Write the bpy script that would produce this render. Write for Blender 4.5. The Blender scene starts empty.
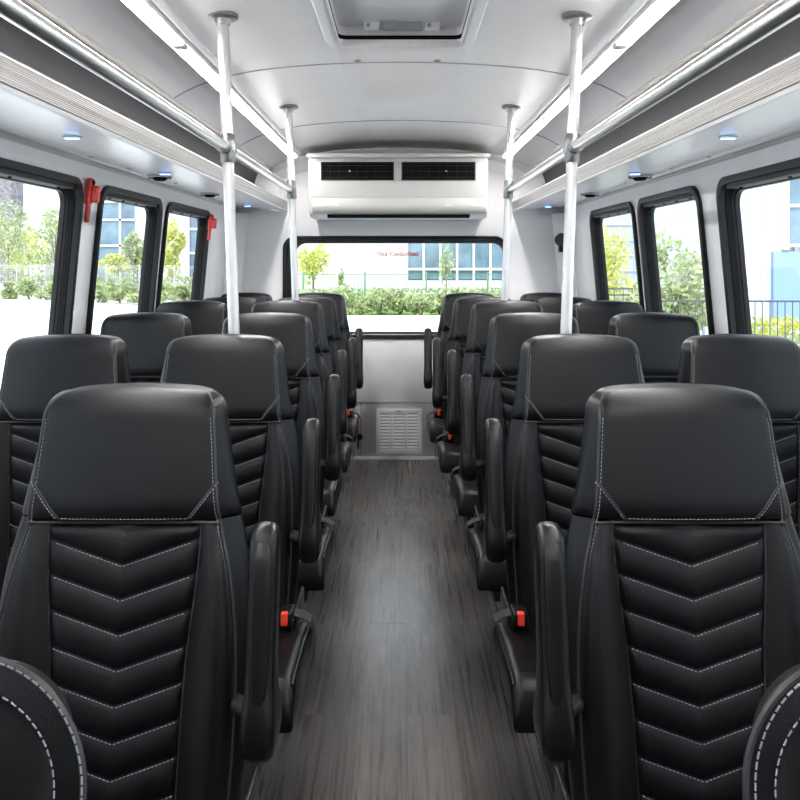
import bpy, bmesh, math, random
from mathutils import Vector, Matrix
random.seed(7)
C = bpy.context.scene.collection
PI = math.pi
EYE = 1.42
F = 800.0
def PX(x, d): return (x - 400.0) * d / F
def PZ(y, d): return EYE + (260.0 - y) * d / F

# ------------------------------------------------------------------ materials
def new_mat(name):
    m = bpy.data.materials.new(name); m.use_nodes = True
    nt = m.node_tree
    return m, nt, nt.nodes, nt.links, nt.nodes['Principled BSDF']
def mat(name, col, rough=.5, metal=0., noise=0., nscale=40., bump=0., bscale=200., spec=.5, stretch=None, coat=0., rvar=0.):
    m, nt, N, L, b = new_mat(name)
    b.inputs['Base Color'].default_value = (*col, 1); b.inputs['Roughness'].default_value = rough
    b.inputs['Metallic'].default_value = metal; b.inputs['Specular IOR Level'].default_value = spec
    b.inputs['Coat Weight'].default_value = coat
    tc = N.new('ShaderNodeTexCoord'); src = tc.outputs['Object']
    if stretch:
        mp = N.new('ShaderNodeMapping'); mp.inputs['Scale'].default_value = stretch
        L.new(src, mp.inputs['Vector']); src = mp.outputs['Vector']
    n = N.new('ShaderNodeTexNoise'); n.inputs['Scale'].default_value = nscale; n.inputs['Detail'].default_value = 4
    L.new(src, n.inputs['Vector'])
    r = N.new('ShaderNodeValToRGB')
    k = noise
    r.color_ramp.elements[0].color = (*[max(0, c*(1-k)) for c in col], 1)
    r.color_ramp.elements[1].color = (*[min(1, c*(1+k)) for c in col], 1)
    r.color_ramp.elements[0].position = .3; r.color_ramp.elements[1].position = .7
    L.new(n.outputs['Fac'], r.inputs['Fac']); L.new(r.outputs['Color'], b.inputs['Base Color'])
    if rvar:
        mr = N.new('ShaderNodeMapRange'); mr.inputs['To Min'].default_value = rough - rvar; mr.inputs['To Max'].default_value = rough + rvar
        L.new(n.outputs['Fac'], mr.inputs['Value']); L.new(mr.outputs['Result'], b.inputs['Roughness'])
    if bump:
        n2 = N.new('ShaderNodeTexNoise'); n2.inputs['Scale'].default_value = bscale; n2.inputs['Detail'].default_value = 3
        L.new(src, n2.inputs['Vector'])
        bp = N.new('ShaderNodeBump'); bp.inputs['Strength'].default_value = bump; bp.inputs['Distance'].default_value = .002
        L.new(n2.outputs['Fac'], bp.inputs['Height']); L.new(bp.outputs['Normal'], b.inputs['Normal'])
    return m
def emit(name, col, s):
    m, nt, N, L, b = new_mat(name)
    b.inputs['Base Color'].default_value = (*col, 1)
    b.inputs['Emission Color'].default_value = (*col, 1); b.inputs['Emission Strength'].default_value = s
    return m
def glass_mat(name, tint, refl=.08):
    m, nt, N, L, b = new_mat(name); N.remove(b)
    out = [n for n in N if n.type == 'OUTPUT_MATERIAL'][0]
    t = N.new('ShaderNodeBsdfTransparent'); t.inputs['Color'].default_value = (*tint, 1)
    g = N.new('ShaderNodeBsdfGlossy'); g.inputs['Roughness'].default_value = .02
    lw = N.new('ShaderNodeLayerWeight'); lw.inputs['Blend'].default_value = .5
    pwn_ = N.new('ShaderNodeMath'); pwn_.operation = 'POWER'; pwn_.inputs[1].default_value = 5; L.new(lw.outputs['Facing'], pwn_.inputs[0])
    fr = N.new('ShaderNodeMath'); fr.operation = 'MULTIPLY_ADD'; fr.inputs[1].default_value = .5; fr.inputs[2].default_value = .03; L.new(pwn_.outputs[0], fr.inputs[0])
    mx = N.new('ShaderNodeMixShader')
    L.new(fr.outputs[0], mx.inputs[0]); L.new(t.outputs[0], mx.inputs[1]); L.new(g.outputs[0], mx.inputs[2])
    L.new(mx.outputs[0], out.inputs['Surface'])
    return m
def leaf_mat(name, c1, c2, scale=1.6):
    m, nt, N, L, b = new_mat(name)
    out = [n for n in N if n.type == 'OUTPUT_MATERIAL'][0]
    tc = N.new('ShaderNodeTexCoord')
    n = N.new('ShaderNodeTexNoise'); n.inputs['Scale'].default_value = scale; n.inputs['Detail'].default_value = 6
    L.new(tc.outputs['Object'], n.inputs['Vector'])
    r = N.new('ShaderNodeValToRGB'); r.color_ramp.elements[0].position = .35; r.color_ramp.elements[1].position = .65
    r.color_ramp.elements[0].color = (*c1, 1); r.color_ramp.elements[1].color = (*c2, 1)
    L.new(n.outputs['Fac'], r.inputs['Fac']); L.new(r.outputs['Color'], b.inputs['Base Color'])
    b.inputs['Roughness'].default_value = .6
    t = N.new('ShaderNodeBsdfTranslucent'); L.new(r.outputs['Color'], t.inputs['Color'])
    mx = N.new('ShaderNodeMixShader'); mx.inputs[0].default_value = .35
    L.new(b.outputs[0], mx.inputs[1]); L.new(t.outputs[0], mx.inputs[2]); L.new(mx.outputs[0], out.inputs['Surface'])
    return m
def floor_mat():
    m, nt, N, L, b = new_mat('wood_plank_vinyl')
    tc = N.new('ShaderNodeTexCoord')
    sx = N.new('ShaderNodeSeparateXYZ'); L.new(tc.outputs['Object'], sx.inputs[0])
    cb = N.new('ShaderNodeCombineXYZ')
    ad = N.new('ShaderNodeMath'); ad.operation = 'ADD'; ad.inputs[1].default_value = 20.0
    L.new(sx.outputs['Y'], ad.inputs[0]); L.new(ad.outputs[0], cb.inputs['X'])
    ad2 = N.new('ShaderNodeMath'); ad2.operation = 'ADD'; ad2.inputs[1].default_value = 20.0 - .022
    L.new(sx.outputs['X'], ad2.inputs[0]); L.new(ad2.outputs[0], cb.inputs['Y'])
    br = N.new('ShaderNodeTexBrick'); br.inputs['Scale'].default_value = 1.0
    br.inputs['Brick Width'].default_value = 1.25; br.inputs['Row Height'].default_value = .16
    br.inputs['Mortar Size'].default_value = .0012; br.inputs['Mortar Smooth'].default_value = .2
    br.inputs['Color1'].default_value = (.080, .073, .068, 1); br.inputs['Color2'].default_value = (.108, .098, .091, 1)
    br.inputs['Mortar'].default_value = (.04, .037, .035, 1)
    L.new(cb.outputs[0], br.inputs['Vector'])
    # plank-wise offset so that the grain differs from board to board
    mo = N.new('ShaderNodeVectorMath'); mo.operation = 'MULTIPLY_ADD'
    L.new(br.outputs['Color'], mo.inputs[0]); mo.inputs[1].default_value = (31, 57, 0); L.new(tc.outputs['Object'], mo.inputs[2])
    mp = N.new('ShaderNodeMapping'); mp.inputs['Scale'].default_value = (48, .9, 1)
    L.new(mo.outputs[0], mp.inputs['Vector'])
    n = N.new('ShaderNodeTexNoise'); n.inputs['Scale'].default_value = 1.6; n.inputs['Detail'].default_value = 8; n.inputs['Roughness'].default_value = .65
    n.inputs['Distortion'].default_value = .6
    L.new(mp.outputs[0], n.inputs['Vector'])
    mpw = N.new('ShaderNodeMapping'); mpw.inputs['Scale'].default_value = (11, .8, 1); L.new(mo.outputs[0], mpw.inputs['Vector'])
    nw = N.new('ShaderNodeTexNoise'); nw.inputs['Scale'].default_value = 1.0; nw.inputs['Detail'].default_value = 2; L.new(mpw.outputs[0], nw.inputs['Vector'])
    wv = N.new('ShaderNodeMath'); wv.operation = 'MULTIPLY'; wv.inputs[1].default_value = 85; L.new(nw.outputs['Fac'], wv.inputs[0])
    sn = N.new('ShaderNodeMath'); sn.operation = 'SINE'; L.new(wv.outputs[0], sn.inputs[0])
    rg_ = N.new('ShaderNodeMapRange'); rg_.inputs['From Min'].default_value = .2; rg_.inputs['From Max'].default_value = 1; rg_.inputs['To Min'].default_value = 0; rg_.inputs['To Max'].default_value = .16
    L.new(sn.outputs[0], rg_.inputs['Value'])
    nadd = N.new('ShaderNodeMath'); nadd.operation = 'ADD'; L.new(n.outputs['Fac'], nadd.inputs[0]); L.new(rg_.outputs[0], nadd.inputs[1])
    mr = N.new('ShaderNodeMapRange'); mr.inputs['From Min'].default_value = .3; mr.inputs['From Max'].default_value = .7
    mr.inputs['To Min'].default_value = .62; mr.inputs['To Max'].default_value = 1.38
    L.new(nadd.outputs[0], mr.inputs['Value'])
    mu = N.new('ShaderNodeMix'); mu.data_type = 'RGBA'; mu.blend_type = 'MULTIPLY'; mu.inputs['Factor'].default_value = 1
    L.new(br.outputs['Color'], mu.inputs['A']); L.new(mr.outputs[0], mu.inputs['B'])
    L.new(mu.outputs['Result'], b.inputs['Base Color'])
    mr2 = N.new('ShaderNodeMapRange'); mr2.inputs['To Min'].default_value = .20; mr2.inputs['To Max'].default_value = .36
    L.new(n.outputs['Fac'], mr2.inputs['Value']); L.new(mr2.outputs[0], b.inputs['Roughness'])
    bp = N.new('ShaderNodeBump'); bp.inputs['Strength'].default_value = .25; bp.inputs['Distance'].default_value = .001
    L.new(n.outputs['Fac'], bp.inputs['Height']); L.new(bp.outputs[0], b.inputs['Normal'])
    return m

M = dict(
 leather = mat('black_leather', (.0020,.0020,.0026), .38, noise=.25, nscale=30, bump=.2, bscale=420, spec=.24, rvar=.05),
 leather2 = mat('black_quilted_leather', (.0020,.0020,.0027), .42, noise=.25, nscale=30, bump=.2, bscale=420, spec=.18, rvar=.05),
 piping = mat('black_piping', (.012,.012,.013), .45),
 stitch = mat('grey_thread', (.21,.21,.225), .8, noise=.1),
 plastic = mat('black_plastic', (.0028,.0028,.0032), .34, noise=.2, nscale=60, bump=.06, bscale=700, spec=.3),
 frame = mat('dark_metal_frame', (.010,.010,.011), .45, noise=.2, spec=.3),
 belt = mat('black_webbing', (.012,.012,.013), .75, noise=.3, nscale=200),
 red = mat('red_plastic', (.75,.05,.03), .35, noise=.08),
 redh = mat('red_painted_handle', (.58,.045,.03), .35, noise=.12),
 white = mat('white_fibreglass', (.80,.80,.805), .38, noise=.02, nscale=6),
 wall = mat('pale_grey_wall', (.84,.84,.85), .48, noise=.03, nscale=5),
 ceil = mat('white_ceiling_panel', (.82,.82,.825), .5, noise=.02, nscale=3),
 seam = mat('grey_seam', (.33,.33,.34), .5, noise=.05),
 rubber = mat('black_rubber', (.008,.008,.009), .45, noise=.2, bump=.05, spec=.25),
 header = mat('grey_window_header', (.045,.045,.048), .7, noise=.1),
 alu = mat('brushed_aluminium', (.66,.66,.65), .27, metal=1., noise=.25, nscale=1.5, stretch=(160,.8,160)),
 lip = mat('ribbed_aluminium', (.40,.395,.38), .38, metal=.8, noise=.35, nscale=1.2, stretch=(1,.7,140)),
 chrome = mat('satin_rail', (.80,.80,.79), .30, metal=1., noise=.04),
 pole = mat('satin_white_pole', (.54,.54,.54), .25, metal=.45, noise=.03),
 joint = mat('cast_grey_joint', (.22,.22,.225), .35, metal=.8, noise=.1),
 gloss = mat('glossy_white_panel', (.88,.885,.90), .28, metal=.2, noise=.02, nscale=3),
 liner = mat('charcoal_carpet_liner', (.036,.033,.041), .75, noise=.2, nscale=90, bump=.3),
 linerd = mat('dark_carpet_liner', (.022,.021,.025), .7, noise=.2, nscale=90, bump=.3),
 trim = mat('cream_trim', (.60,.56,.52), .35, noise=.03),
 blackgap = mat('black_void', (.002,.002,.002), .8, noise=.2, spec=.1),
 acw = mat('ivory_appliance_plastic', (.45,.447,.435), .42, noise=.02, nscale=5),
 grey = mat('grey_plastic', (.36,.36,.365), .4, noise=.08),
 lgrey = mat('light_grey_plastic', (.60,.60,.61), .4, noise=.05),
 screw = mat('steel_screw', (.45,.45,.45), .3, metal=1., noise=.1),
 led = emit('warm_white_led', (1,.98,.96), 54.0),
 blue = emit('blue_led', (.12,.32,1), 7.0),
 amber = mat('amber_lens', (.65,.42,.25), .3, noise=.1),
 pane = glass_mat('clear_pane', (.97,.985,.985)),
 letter = mat('red_lettering', (.70,.03,.02), .5),
 floor = floor_mat(),
 ground = mat('pale_concrete', (.66,.65,.64), .9, noise=.08, nscale=1.2),
 kerb = mat('kerb_concrete', (.70,.69,.67), .85, noise=.08),
 grass = mat('lawn_grass', (.20,.30,.07), .9, noise=.35, nscale=8),
 bush1 = leaf_mat('hedge_leaves', (.20,.27,.10), (.42,.47,.23), 3),
 bush2 = leaf_mat('silver_green_leaves', (.26,.34,.15), (.55,.60,.36), 3),
 yellow = leaf_mat('yellow_flower_leaves', (.30,.36,.08), (.62,.56,.10), 4),
 tree1 = leaf_mat('tree_leaves', (.24,.31,.13), (.50,.54,.30), 1.2),
 tree2 = leaf_mat('yellow_green_leaves', (.42,.48,.10), (.72,.70,.26), 1.2),
 bark = mat('tree_bark', (.20,.15,.11), .9, noise=.3),
 gfence = mat('green_fence_paint', (.10,.22,.14), .5, noise=.15),
 dfence = mat('black_fence_paint', (.05,.06,.08), .5, noise=.15),
 bwhite = mat('white_render', (.50,.50,.52), .8, noise=.03),
 bpanel = mat('pale_blue_panel', (.17,.27,.42), .5, noise=.04),
 bclad = mat('pale_cladding', (.42,.46,.50), .5, noise=.05),
 bglass = mat('blue_curtain_glass', (.11,.18,.24), .12, noise=.35, nscale=.8, spec=.8),
 bdark = mat('dark_brick', (.16,.15,.16), .8, noise=.5, nscale=3),
)

# ------------------------------------------------------------------ helpers
class MB:
    def __init__(s): s.v = []; s.f = []
    def add(s, vs, fs):
        o = len(s.v); s.v += [tuple(v) for v in vs]; s.f += [[i+o for i in f] for f in fs]; return s
    def box(s, x0, x1, y0, y1, z0, z1):
        return s.add([(x0,y0,z0),(x1,y0,z0),(x1,y1,z0),(x0,y1,z0),(x0,y0,z1),(x1,y0,z1),(x1,y1,z1),(x0,y1,z1)],
            [(0,3,2,1),(4,5,6,7),(0,1,5,4),(1,2,6,5),(2,3,7,6),(3,0,4,7)])
    def rbox(s, x0, x1, y0, y1, z0, z1, r=.005, seg=2):
        bm = bmesh.new(); bmesh.ops.create_cube(bm, size=1)
        for v in bm.verts: v.co = Vector(((x0+x1)/2+v.co.x*(x1-x0), (y0+y1)/2+v.co.y*(y1-y0), (z0+z1)/2+v.co.z*(z1-z0)))
        bmesh.ops.bevel(bm, geom=bm.edges[:]+bm.verts[:], offset=r, segments=seg, profile=.5, affect='EDGES')
        bm.verts.index_update()
        s.add([v.co[:] for v in bm.verts], [[v.index for v in f.verts] for f in bm.faces]); bm.free(); return s
    def tube(s, pts, r, n=12, caps=True, closed=False):
        pts = [Vector(p) for p in pts]; rings = []; k = len(pts); up = None
        rr = r if isinstance(r, (list, tuple)) else [r]*k
        for i, p in enumerate(pts):
            if closed: t = pts[(i+1) % k] - pts[i-1]
            else: t = pts[min(i+1,k-1)] - pts[max(i-1,0)]
            t.normalize()
            if up is None: up = t.orthogonal().normalized()
            up = (up - t*up.dot(t))
            up = up.normalized() if up.length > 1e-6 else t.orthogonal().normalized()
            w = t.cross(up)
            rings.append([p + (up*math.cos(a*2*PI/n) + w*math.sin(a*2*PI/n))*rr[i] for a in range(n)])
        vs = [v for ring in rings for v in ring]; fs = []
        for i in range(k if closed else k-1):
            for a in range(n):
                j = (i+1) % k
                fs.append((i*n+a, i*n+(a+1)%n, j*n+(a+1)%n, j*n+a))
        if caps and not closed:
            fs.append(list(range(n))[::-1]); fs.append([(k-1)*n+a for a in range(n)])
        return s.add(vs, fs)
    def loft(s, rings, cap0=True, cap1=True, closed=True):
        n = len(rings[0]); vs = [v for r in rings for v in r]; fs = []
        for i in range(len(rings)-1):
            for a in range(n if closed else n-1):
                fs.append((i*n+a, i*n+(a+1)%n, (i+1)*n+(a+1)%n, (i+1)*n+a))
        if cap0: fs.append(list(range(n))[::-1])
        if cap1: fs.append([(len(rings)-1)*n+a for a in range(n)])
        return s.add(vs, fs)
    def build(s, name, m, parent=None, smooth=True, angle=40):
        me = bpy.data.meshes.new(name); me.from_pydata(s.v, [], s.f); me.update()
        bm = bmesh.new(); bm.from_mesh(me); bmesh.ops.recalc_face_normals(bm, faces=bm.faces); bm.to_mesh(me); bm.free()
        me.materials.append(M[m] if isinstance(m, str) else m)
        if smooth:
            me.polygons.foreach_set('use_smooth', [True]*len(me.polygons))
            try: me.set_sharp_from_angle(angle=math.radians(angle))
            except Exception: pass
        o = bpy.data.objects.new(name, me); C.objects.link(o)
        if parent: o.parent = parent
        return o
def tag(o, label, cat, group=None, kind=None):
    o['label'] = label; o['category'] = cat
    if group: o['group'] = group
    if kind: o['kind'] = kind
    return o
def struct(o): o['kind'] = 'structure'; return o
def thing(name, label, cat, loc=(0,0,0), group=None):
    o = bpy.data.objects.new(name, None); C.objects.link(o); o.location = loc; o.empty_display_size = .05
    return tag(o, label, cat, group)
def dup(root, loc, label, scale=None):
    r = root.copy(); C.objects.link(r); r.location = loc; r['label'] = label
    if scale: r.scale = scale
    for ch in list(root.children):
        c = ch.copy(); C.objects.link(c); c.parent = r
        for g in ch.children:
            d = g.copy(); C.objects.link(d); d.parent = c
    return r
def interp(ks, vs, x):
    if x <= ks[0]: return vs[0]
    if x >= ks[-1]: return vs[-1]
    for i in range(len(ks)-1):
        if x <= ks[i+1]:
            h = ks[i+1]-ks[i]; t = (x-ks[i])/h
            def sl(j):
                if j == 0 or j == len(ks)-1: return 0 if j else (vs[1]-vs[0])/(ks[1]-ks[0])
                return (vs[j+1]-vs[j-1])/(ks[j+1]-ks[j-1])
            m0, m1 = sl(i)*h, sl(i+1)*h
            return (2*t**3-3*t**2+1)*vs[i]+(t**3-2*t**2+t)*m0+(-2*t**3+3*t**2)*vs[i+1]+(t**3-t**2)*m1

# ------------------------------------------------------------------ bus shell
Y0, YR = -2.6, 5.70          # front opening (windscreen side), rear wall
def zc(x): return 2.205 - .09*x*x - .135*x**6
def xw(z): return interp([.0,.9,1.35,1.75,2.0],[1.265,1.26,1.225,1.185,1.165], z)
m=MB(); m.add([(x,Y0,z) for z in (0,1.32,1.88,2.25) for x in (-1.3,-1.08,1.08,1.3)],[(j*4+i,j*4+i+1,j*4+i+5,j*4+i+4) for j in range(3) for i in range(3) if not (i==1 and j==1)])
wf=struct(m.build('wall_front','frame')); md=wf.modifiers.new('thick','SOLIDIFY'); md.thickness=.05; md.offset=0
wp=struct(MB().box(-1.08,1.08,Y0-.004,Y0,1.32,1.88).build('window_14','pane',smooth=False))
struct(MB().box(-1.3,1.3,Y0,YR+.05,-.06,0).build('floor','floor',smooth=False))
# ceiling with hatch hole
HX, HY0, HY1 = .224, 2.18, 2.885
xs = [-1.21,-1.1,-1.0,-.95,-.9]+[-.9+.05*i for i in range(1,14)]+[-HX,-.15,-.075,0,.075,.15,HX]+[.25+.05*i for i in range(0,13)]+[.9,.95,1.0,1.1,1.21]
xs = sorted(set(round(x,4) for x in xs)); ys = [Y0,HY0,HY1,YR+.03]
def zcc(x): return zc(x) if abs(x) <= .95 else zc(.95)-(abs(x)-.95)*.25
m = MB(); V = [(x,y,zcc(x)) for y in ys for x in xs]; n = len(xs); fs = []
for j in range(len(ys)-1):
    for i in range(n-1):
        if j == 1 and xs[i] >= -HX-1e-4 and xs[i+1] <= HX+1e-4: continue
        fs.append((j*n+i, j*n+i+1, (j+1)*n+i+1, (j+1)*n+i))
m.add(V, fs); ce = m.build('ceiling','ceil'); struct(ce)
sm = ce.modifiers.new('thick','SOLIDIFY'); sm.thickness = .02; sm.offset = 1 if ce.data.polygons[0].normal.z > 0 else -1

# side walls with window openings
WZ0, WZ1 = .93, 1.722
WINS = [(-2.0,-.95),(-.85,.15),(.25,1.42),(1.60,2.99),(3.165,3.985),(4.06,4.985)]
for side, nm in ((-1,'left'),(1,'right')):
    yl = [Y0]; 
    for a,b in WINS: yl += [a+.0262,b-.0262]
    yl.append(YR+.03)
    zl = [0,.3,.6,.8,WZ0+.0262,1.1,1.25,1.4,1.55,WZ1-.0262,1.75,1.9,2.0]
    zi0, zi1 = 4, 9
    m = MB(); V = [(side*xw(z),y,z) for z in zl for y in yl]; n = len(yl); fs = []
    for j in range(len(zl)-1):
        for i in range(n-1):
            if i % 2 == 1 and zi0 <= j < zi1: continue
            fs.append((j*n+i, j*n+i+1, (j+1)*n+i+1, (j+1)*n+i))
    m.add(V,fs); w = m.build('wall_'+nm,'wall')
    struct(w); sm = w.modifiers.new('thick','SOLIDIFY'); sm.thickness = .05
    sm.offset = 1 if w.data.polygons[0].normal.x*side > 0 else -1

def rrect(a0,a1,b0,b1,r,n=8):
    pts = []
    for cx,cy,s in ((a1-r,b1-r,0),(a0+r,b1-r,PI/2),(a0+r,b0+r,PI),(a1-r,b0+r,3*PI/2)):
        for i in range(n+1):
            t = s+PI/2*i/n; pts.append((cx+r*math.cos(t), cy+r*math.sin(t)))
    return pts
PROF = [(0,.003),(0,-.014),(.012,-.018),(.0258,-.014),(.0268,.002),(.0270,.010),(.032,.008),(.034,.017),(.038,.015),(.040,.025),(.044,.023),(.046,.034),(.050,.035),(.050,.052),(.03,.052)]
wn = 0
for side in (-1,1):
    for k,(a,b) in enumerate(WINS):
        wn += 1
        m = MB(); rings = []
        for ins,o in PROF:
            rings.append([(side*(xw(z)+o), y, z) for y,z in rrect(a+ins,b-ins,WZ0+ins,WZ1-ins,max(.02,.085-ins*.6))])
        m.loft(rings, False, False)
        fr = struct(m.build('window_%d' % wn,'rubber',angle=50))
        # strip pane following the wall's lean
        p = MB(); zz = [WZ0+.045,1.1,1.25,1.4,1.55,WZ1-.045]
        p.add([(side*(xw(z)+.040),y,z) for z in zz for y in (a+.045,b-.045)], [(2*i,2*i+1,2*i+3,2*i+2) for i in range(len(zz)-1)])
        p.build('glass_pane','pane',fr)
        h = MB(); zt = WZ1-.030
        X = xw(zt)
        h.rbox(min(side*(X-.008),side*(X+.034)), max(side*(X-.008),side*(X+.034)), a+.09, b-.09, zt-.014, zt+.004,.003)
        h.build('header_strip','header',fr)
        s = MB(); cnt = 7 if k < 2 else 4
        for q in range(cnt):
            yy = a+.16+(b-a-.32)*q/(cnt-1)
            s.tube([(side*(X+.016),yy,zt-.0135),(side*(X+.016),yy,zt-.0185)],.006,8)
        s.build('screw_row','blackgap',fr)
# rear wall with window opening
RW = (PX(283,YR),PX(507,YR),PZ(338.5,YR),PZ(236,YR))     # outer frame
m = MB(); xl=[-1.3,RW[0]+.03,RW[1]-.02,1.3]; zl=[0,RW[2]+.03,RW[3]-.02,2.25]
fs=[]
for j in range(3):
    for i in range(3):
        if i==1 and j==1: continue
        fs.append((j*4+i,j*4+i+1,(j+1)*4+i+1,(j+1)*4+i))
m.add([(x,YR,z) for z in zl for x in xl],fs)
rw = struct(m.build('wall_rear','wall'))
sm = rw.modifiers.new('thick','SOLIDIFY'); sm.thickness=.06; sm.offset = 1 if rw.data.polygons[0].normal.y>0 else -1
m = MB(); rings=[]
il,ir,it,ib = .090,.026,.052,.045
for f_,o in [(0,.004),(0,-.016),(.15,-.02),(.3,-.016),(.34,0),(.6,0),(.64,.012),(.85,.012),(.9,.03),(1,.03),(1,.06),(.5,.06)]:
    rings.append([(x,YR+o,z) for x,z in rrect(RW[0]+il*f_,RW[1]-ir*f_,RW[2]+ib*f_,RW[3]-it*f_,.09-.02*f_)])
m.loft(rings,False,False)
rwin = struct(m.build('window_13','rubber',angle=50))
p = MB(); g=(RW[0]+il-.01,RW[1]-ir+.008,RW[2]+ib-.01,RW[3]-it+.01)
p.add([(g[0],YR+.04,g[2]),(g[1],YR+.04,g[2]),(g[1],YR+.04,g[3]),(g[0],YR+.04,g[3])],[(0,1,2,3)])
p.build('glass_pane','pane',rwin,smooth=False)
# mirrored lettering on the rear pane (faces outwards)
fc = bpy.data.curves.new('lettering','FONT'); fc.body='EMERGENCY EXIT'; fc.size=.055; fc.align_x='CENTER'; fc.align_y='CENTER'; fc.extrude=.0008; fc.offset=.0016
fo = bpy.data.objects.new('tmp',fc); C.objects.link(fo)
dg = bpy.context.evaluated_depsgraph_get(); me = bpy.data.meshes.new_from_object(fo.evaluated_get(dg)); bpy.data.objects.remove(fo)
me.materials.clear(); me.materials.append(M['letter'])
wd = max(v.co.x for v in me.vertices)-min(v.co.x for v in me.vertices)
o = bpy.data.objects.new('window_lettering',me); C.objects.link(o)
o.rotation_euler=(PI/2,0,PI); o.location=(PX(397.5,YR+.036),YR+.0385,PZ(254.5,YR+.036)); sc=.30/wd; o.scale=(sc,sc*1.0,1)
tag(o,'red mirrored emergency exit lettering on the rear window pane','lettering')

# rear lower panels: seam trims and vent cover
z402 = PZ(402,YR)
struct(MB().box(-1.2,1.2,YR-.006,YR,z402-.006,z402+.004).build('trim_1','seam',smooth=False))
struct(MB().rbox(-1.2,1.2,YR-.012,YR,0.0,.022,.003).build('baseboard_rear','white'))
struct(MB().box(PX(361,YR)-.003,PX(361,YR)+.003,YR-.004,YR,.02,z402-.006).build('trim_2','seam',smooth=False))
for s,nm in ((-1,'left'),(1,'right')):
    struct(MB().rbox(min(s*1.235,s*1.262),max(s*1.235,s*1.262),Y0,YR-.02,0,.09,.004).build('baseboard_'+nm,'frame'))
# vertical corner coving at the rear
k=3
for s in (-1,1):
    m=MB(); rings=[]
    for z in [0,.9,1.35,1.75]:
        X=xw(z); rings.append([(s*(X+.01),YR-.12,z),(s*(X-.012),YR-.115,z),(s*(X-.035),YR-.055,z),(s*(X-.10),YR-.012,z),(s*(X-.11),YR+.01,z),(s*(X+.01),YR+.01,z)])
    m.loft(rings); struct(m.build('trim_%d'%k,'wall')); k+=1
# ceiling transverse seams
for y in (3.17,4.49):
    m=MB(); xx=[-.9+.05*i for i in range(37)]; rings=[[(x,y-.004,zc(x)+.004),(x,y-.004,zc(x)-.003),(x,y+.004,zc(x)-.003),(x,y+.004,zc(x)+.004)] for x in xx]
    m.loft(rings); struct(m.build('trim_%d'%k,'seam')); k+=1
# ceiling/rear coving and edge trim
m=MB(); xx=[-.95+.05*i for i in range(39)]
m.loft([[(x,YR-.10,zc(x)+.004),(x,YR-.10,zc(x)-.004),(x,YR-.03,zc(x)-.03),(x,YR-.008,zc(x)-.10),(x,YR+.01,zc(x)-.10),(x,YR+.01,zc(x)+.004)] for x in xx])
struct(m.build('trim_%d'%k,'ceil')); k+=1
for s in (-1,1):
    m=MB(); m.tube([(s*.905,Y0,2.052),(s*.905,YR-.11,2.052)],.012,12)
    m.box(min(s*.895,s*.93),max(s*.895,s*.93),Y0,YR-.11,2.055,2.085)
    struct(m.build('trim_%d'%k,'trim')); k+=1

# ------------------------------------------------------------------ luggage racks
for s,nm in ((-1,'left'),(1,'right')):
    t = thing('luggage_rack','long overhead luggage rack along the %s wall above the windows' % nm,'rack',(s*1.0,2.2,1.76),'overhead luggage racks')
    def P(x,y,z): return (s*x - s*1.0, y-2.2, z-1.76)
    ye = YR-.03
    def prism(prof, mt, name, y0=Y0, y1=ye, par=t, ang=30):
        m=MB(); m.loft([[P(x,y0,z) for x,z in prof],[P(x,y1,z) for x,z in prof]]); return m.build(name,mt,par,angle=ang)
    prism([(.815,1.772),(1.175,1.800),(1.175,1.808),(.815,1.780)],'gloss','underside_panel')
    lp=[(.812,1.772),(.800,1.775)]
    for i in range(11):
        z=1.777+.0051*i; lp += [(.7975,z+.001),(.7975,z+.0036),(.799,z+.0045)]
    lp += [(.800,1.834),(.806,1.838),(.815,1.836),(.815,1.772)]
    prism(lp,'lip','front_lip',ang=20)
    prism([(.803,1.766),(.815,1.766),(.820,1.776),(.800,1.776)],'white','edge_bead')
    prism([(1.150,1.792),(1.184,1.780),(1.186,1.796),(1.150,1.806)],'alu','wall_channel')
    # soft charcoal liner: low roll in front, tall back
    m=MB(); pr=[(.822,1.79),(.835,1.845),(.87,1.872),(.93,1.905),(.985,1.935),(1.0,1.93),(1.02,1.80)]
    prism(pr,'liner','liner',y1=ye-.16)
    prism([(1.0,1.80),(1.0,1.96),(.975,2.03),(.935,2.07),(.945,2.08),(1.03,2.06),(1.04,1.80)],'linerd','back_panel',y1=ye-.16)
    m=MB(); m.add([P(x,y,z) for y in (ye-.16,ye-.145) for x,z in [(.815,1.775),(.815,1.845),(.88,2.06),(1.12,2.0),(1.12,1.80)]],
        [(0,1,2,3,4),(9,8,7,6,5)]+[(i,(i+1)%5,5+(i+1)%5,5+i) for i in range(5)]); m.build('end_bracket','lgrey',t)
    for (yy,xx) in ((1.85,1.13),(2.9,1.12),(3.25,1.10),(3.85,1.08)):
        q=MB(); z=1.766+(xx-.815)*.0945
        q.tube([P(xx,yy,z+.001),P(xx,yy,z-.005)],.008,10); q.build('screw','screw',t)

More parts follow.
